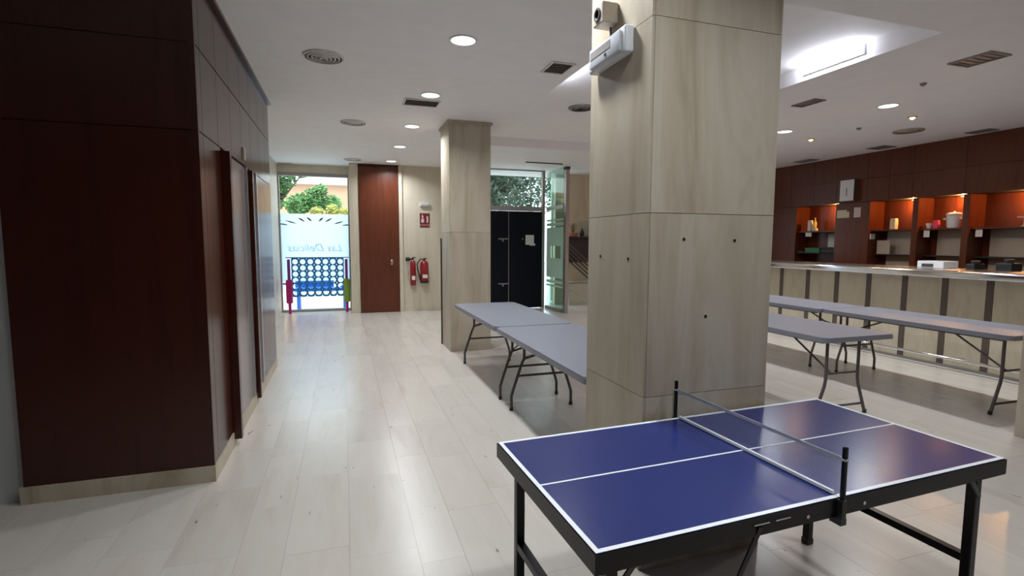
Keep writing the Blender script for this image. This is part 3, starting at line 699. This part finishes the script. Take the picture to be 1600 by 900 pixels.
def bump(cx, cz, s):
    pts = [(cx+pw/2*math.cos(math.pi*k/8), cz+s*.028*math.sin(math.pi*k/8)) for k in range(9)]
    a = [bm.verts.new((x, yf, z)) for x, z in pts]; b = [bm.verts.new((x, yb, z)) for x, z in pts]
    bm.faces.new(a); bm.faces.new(b[::-1])
    for k in range(9): bm.faces.new((a[k], a[(k+1) % 9], b[(k+1) % 9], b[k]))
for i in range(7):
    for j in range(6): cell(x0+(i+.5)*pw, z0+(j+.5)*ph)
    bump(x0+(i+.5)*pw, z0+6*ph, 1); bump(x0+(i+.5)*pw, z0, -1)
obj('board', bm, 'c4_blue', g)
obj('top_rod', B(tube, [(-1.14, 11.5, 1.165), (.10, 11.5, 1.165)], .009, 8), 'black_plastic', g, True)
for x, c2 in ((-1.085, 'magenta'), (.045, 'lime')):
    obj('upper_post', B(rbox, x-.028, x+.028, 11.475, 11.525, .70, 1.13, .008), 'purple', g)
    obj('leg_block', B(rbox, x-.062, x+.062, 11.44, 11.56, .22, .71, .02), c2, g)
    obj('foot', B(lathe, [(.03, .22), (.026, .05), (.03, 0)], (x, 11.5, 0), 12), 'magenta', g, True)

# ------------------------------------------------------------------ folding tables
TH = .73
def folding_table(name, label, x, y, rz=0, style='AA'):
    t = thing(name, label, 'table', (x, y, 0), rz, 'grey folding tables')
    L, W = 1.84, .78
    bm = bmesh.new(); prism(bm, rrect(-W/2, W/2, -L/2, L/2, .05), TH-.042, TH)
    es = [e for e in bm.edges if abs(e.verts[0].co.z-e.verts[1].co.z) < 1e-6 and e.verts[0].co.z > TH-.01]
    bmesh.ops.bevel(bm, geom=es, offset=.008, segments=2, affect='EDGES')
    obj('table_top', bm, 'table_grey', t, True, True)
    obj('apron', boxes((-W/2+.08, -W/2+.11, -L/2+.10, L/2-.10, TH-.065, TH-.043), (W/2-.11, W/2-.08, -L/2+.10, L/2-.10, TH-.065, TH-.043)), 'leg_grey', t, local=True)
    for s in (-1, 1):
        yy = s*.76; st = style[0 if s < 0 else 1]
        for q in (-1, 1):
            lg = obj('leg', B(tube, [(q*.17, yy, TH-.043), (q*.17, yy, .47), (q*.20, yy, .40), (q*.275, yy, .18), (q*.29, yy, .13), (q*.29, yy, .012)] if st == 'A' else [(q*.18, yy, TH-.043), (q*.18, yy, .34), (q*.19, yy, .28), (q*.288, yy, .012)], .0135, 10), 'leg_grey', t, True, True)
            obj('foot_cap', B(lathe, [(.017, 0), (.017, .03), (.014, .032)], (q*.29, yy, 0), 10), 'black_plastic', lg, True, True)
        if st == 'A':
            obj('crossbar', B(tube, [(-.235, yy, .31), (.235, yy, .31)], .011, 8), 'leg_grey', t, True, True)
            obj('crossbar', B(tube, [(-.17, yy, .46), (0, yy, .505), (.17, yy, .46)], .010, 8), 'leg_grey', t, True, True)
            obj('brace', B(tube, [(0, yy, .50), (0, s*.36, TH-.055)], .009, 8), 'leg_grey', t, True, True)
            obj('brace_fork', B(tube, [(-.17, yy, .47), (0, yy-s*.12, .545), (.17, yy, .47)], .007, 6), 'leg_grey', t, True, True)
        else:
            obj('crossbar', B(tube, [(-.18, yy, .38), (.18, yy, .38)], .010, 8), 'leg_grey', t, True, True)
            obj('crossbar', B(tube, [(-.26, yy, .09), (.26, yy, .09)], .011, 8), 'leg_grey', t, True, True)
            obj('brace', B(tube, [(-.12, yy, .38), (-.12, s*.28, TH-.055)], .009, 8), 'leg_grey', t, True, True)
    return t
folding_table('folding_table', 'grey folding table touching the middle column, far one of the joined pair', 1.68, 5.372)
folding_table('folding_table', 'grey folding table of the joined pair running behind the large column', 1.68, 3.51)
folding_table('folding_table', 'dark grey folding table between the table tennis table and the bar', 4.09, 4.04, -.01, 'BB')
folding_table('folding_table', 'nearer grey folding table along the bar, cut by the right edge', 5.68, 3.65, -.02, 'BA')
folding_table('folding_table', 'further grey folding table along the bar beside the large column', 5.66, 5.50, 0)

# ------------------------------------------------------------------ table tennis table
PT = .72; PL, PW = 1.70, .775
tt = thing('table_tennis_table', 'small blue table tennis table with white lines and black folding frame', 'table', (1.415, 1.519, 0), .038)
def pl(name, bm, mat, par=tt, smooth=False): return obj(name, bm, mat, par, smooth, True)
h = PL/2; v = PW/2
for s in (-1, 1):
    tp = pl('top_panel', B(rbox, min(s*.0015, s*(h-.004)), max(s*.0015, s*(h-.004)), -v+.004, v-.004, PT-.014, PT, .0015), 'pong_blue')
    xa, xb = (s*.0015, s*(h-.004)); xa, xb = min(xa, xb), max(xa, xb)
    bl = boxes((xa, xb, -v+.004, -v+.019, PT+.0001, PT+.0009), (xa, xb, v-.019, v-.004, PT+.0001, PT+.0009))
    e0, e1 = sorted((s*(h-.019), s*(h-.004))); box(bl, e0, e1, -v+.019, v-.019, PT+.0001, PT+.0009)
    pl('border_line', bl, 'white_line', tp)
    pl('centre_line', boxes((xa, xb-.015 if s > 0 else xb, -.004, .004, PT+.0001, PT+.0009) if s > 0 else (xa+.015, xb, -.004, .004, PT+.0001, PT+.0009)), 'white_line', tp)
    # apron frame
    bm = bmesh.new()
    box(bm, xa, s*h if s > 0 else xb, -v, -v+.02, PT-.058, PT-.003) if s > 0 else box(bm, -h, xb, -v, -v+.02, PT-.058, PT-.003)
    if s > 0: box(bm, xa, h, v-.02, v, PT-.058, PT-.003); box(bm, h-.02, h, -v+.02, v-.02, PT-.058, PT-.003)
    else: box(bm, -h, xb, v-.02, v, PT-.058, PT-.003); box(bm, -h, -h+.02, -v+.02, v-.02, PT-.058, PT-.003)
    pl('frame', bm, 'black_metal')
    lx = s*(h-.075)
    for q in (-1, 1):
        lg = pl('leg', B(rbox, lx-.017, lx+.017, q*(v-.055)-.017, q*(v-.055)+.017, .012, PT-.05, .004), 'black_metal')
        pl('foot_cap', B(rbox, lx-.02, lx+.02, q*(v-.055)-.02, q*(v-.055)+.02, 0, .03, .004), 'black_plastic', lg)
        bm = bmesh.new(); bar(bm, (lx, q*(v-.035), PT-.15), (lx-s*.085, q*(v-.03), PT-.045), .006, .016); pl('leg_stay', bm, 'leg_grey')
    bm = bmesh.new(); bar(bm, (lx, -(v-.072), .32), (lx, v-.072, .32), .03, .03); pl('crossbar', bm, 'black_metal')
for x in (-.31, -.23): pl('latch', boxes((x-.028, x+.028, -v-.004, -v, PT-.024, PT-.020)), 'steel')
bm = bmesh.new(); bar(bm, (-.315, -v-.003, PT-.03), (-.38, -v+.05, PT-.30), .016, .006); pl('fold_stay', bm, 'black_metal')
for x in (-.13, .11): pl('rivet', B(lathe, [(.006, -.003), (.006, 0)], (x, -v, PT-.035), 10, 'y'), 'steel')
# net with posts
NH = .125
for q in (-1, 1):
    po = pl('net_post', B(rbox, -.0065, .0065, q*(v+.010)-.0065, q*(v+.010)+.0065, PT-.07, PT+.165, .003), 'black_metal')
    pl('clamp', boxes((-.012, .012, min(q*(v-.02), q*(v+.018)), max(q*(v-.02), q*(v+.018)), PT-.080, PT-.060), (-.009, .009, min(q*(v+.001), q*(v+.018)), max(q*(v+.001), q*(v+.018)), PT-.06, PT-.002)), 'black_plastic', po)
    pl('tie', B(lathe, [(.0095, NH-.003), (.0102, NH), (.0095, NH+.003)], (0, q*(v+.010), PT), 12), 'net_white', po, True)
nt_ = pl('net', boxes((-.0015, .0015, -v-.002, v+.002, PT+NH-.007, PT+NH+.005)), 'net_white'); nt_['label'] = 'white net tape'
pl('net_mesh', boxes((-.0004, .0004, -v, v, PT+.012, PT+NH-.006)), 'net_fabric', nt_)
pl('lower_tape', boxes((-.005, .005, -v+.02, v-.02, PT+.004, PT+.014)), 'white_line', nt_)

# ================================================================== OUTSIDE
struct('pavement', boxes((-14, 16, 12.0, 45, -.30, -.15)), 'pavement', 'bright pavement outside the window')
bl = thing('peach_building', 'peach facade with white parapet beyond the window', 'building', (-2, 24, -.15))
obj('wall', boxes((-9, 3.2, 24, 27, -.15, 3.93)), 'peach_wall', bl)
obj('parapet', boxes((-9.2, 3.4, 23.7, 27.2, 3.93, 5.9)), 'white_paint', bl)
for x in (-6, -3.2, -.4): 
    wf = obj('window_frame', boxes((x-.6, x+.6, 23.95, 24, .9, 2.4)), 'white_paint', bl); obj('pane', boxes((x-.52, x+.52, 23.94, 23.95, .98, 2.32)), 'navy', wf)
def tree(name, label, base, crowns, nl, mat, ls=.12, cat='tree', seed=1, trunk=.09):
    r = random.Random(seed); t = thing(name, label, cat, base)
    bm = bmesh.new(); top = Vector(crowns[0][0])
    tube(bm, [base, (base[0]*.6+top.x*.4, base[1]*.6+top.y*.4, (base[2]+top.z)*.5), top], trunk, 8, radii=[trunk, trunk*.75, trunk*.4])
    for c, rr in crowns[1:]: tube(bm, [(base[0]*.5+top.x*.5, base[1]*.5+top.y*.5, (base[2]+top.z)*.55), c], trunk*.4, 6, radii=[trunk*.45, trunk*.2])
    obj('trunk', bm, 'bark', t, True)
    bm = bmesh.new(); tot = sum(rr**2 for c, rr in crowns)
    for c, rr in crowns:
        for i in range(int(nl*rr*rr/tot)):
            d_ = Vector((r.gauss(0, 1), r.gauss(0, 1), r.gauss(0, .8))); d_.normalize(); p = Vector(c)+d_*rr*(.35+.65*r.random()**.5)
            a = Vector((r.gauss(0, 1), r.gauss(0, 1), r.gauss(0, .6))).normalized(); b = a.orthogonal().normalized(); s = ls*(.6+.8*r.random())
            vs = [bm.verts.new(p+q) for q in (-a*s, b*s*.45, a*s, -b*s*.45)]; bm.faces.new(vs)
    f = obj('foliage', bm, mat, t); f['kind'] = 'stuff'
tree('street_tree', 'dark leafed tree hanging into the top left of the window', (-3.2, 16.8, -.15), [((-1.6, 16.6, 3.35), .33), ((-1.8, 16.6, 3.0), .30), ((-1.08, 16.6, 3.52), .16), ((-1.85, 16.6, 2.65), .24), ((-1.9, 16.6, 3.6), .35)], 1700, 'leaf_dark', .065, seed=2)
tree('street_tree', 'mid green tree in the middle of the window', (-1.3, 19, -.15), [((-.95, 19, 2.93), .40), ((-1.45, 19, 2.72), .40), ((-.35, 19, 2.78), .33), ((-.72, 19, 3.22), .24)], 2000, 'leaf_mid', .075, seed=3)
tree('yellow_bush', 'yellowish bush at the lower right of the window view', (-.4, 17.5, -.15), [((-.77, 17.5, 2.40), .20), ((-.3, 17.5, 2.48), .20), ((.05, 17.5, 2.40), .19)], 1300, 'leaf_yellow', .05, 'bush', 4, .03)
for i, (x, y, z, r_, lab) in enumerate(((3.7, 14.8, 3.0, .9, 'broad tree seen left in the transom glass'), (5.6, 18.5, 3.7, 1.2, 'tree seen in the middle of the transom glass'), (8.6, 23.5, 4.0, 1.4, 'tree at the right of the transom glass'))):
    tree('entrance_tree', lab, (x, y, -.15), [((x, y, z), r_), ((x-.8, y, z-.6), r_*.7), ((x+.8, y, z+.5), r_*.7)], 2600, 'leaf_shaded', .10, seed=10+i)
t = thing('blue_bench', 'low blue plastic bench outside the far window', 'bench', (-.45, 13.3, -.15))
obj('seat', B(rbox, -1.15, .05, 13.15, 13.55, .30, .38, .03), 'toy_blue', t)
obj('backrest', B(rbox, -1.15, -.25, 13.52, 13.58, .38, .72, .02), 'toy_blue', t)
for x in (-1.05, .0): obj('leg', B(rbox, x-.04, x+.04, 13.18, 13.52, -.15, .30, .01), 'toy_blue', t)
obj('arm', B(tube, [(-.1, 13.35, .36), (.05, 13.35, .5), (.2, 13.35, .3), (.25, 13.35, -.1)], .035, 10), 'toy_blue', t, True)
bm = bmesh.new()
for z in (.42, .55): tube(bm, [(-3.0, 14.2, z), (-1.3, 14.2, z)], .03, 8)
for x in (-2.9, -1.35): tube(bm, [(x, 14.2, -.15), (x, 14.2, .6)], .03, 8)
tag(obj('street_railing', bm, 'leg_grey', None, True), 'low dark railing outside at the left of the window', 'railing')
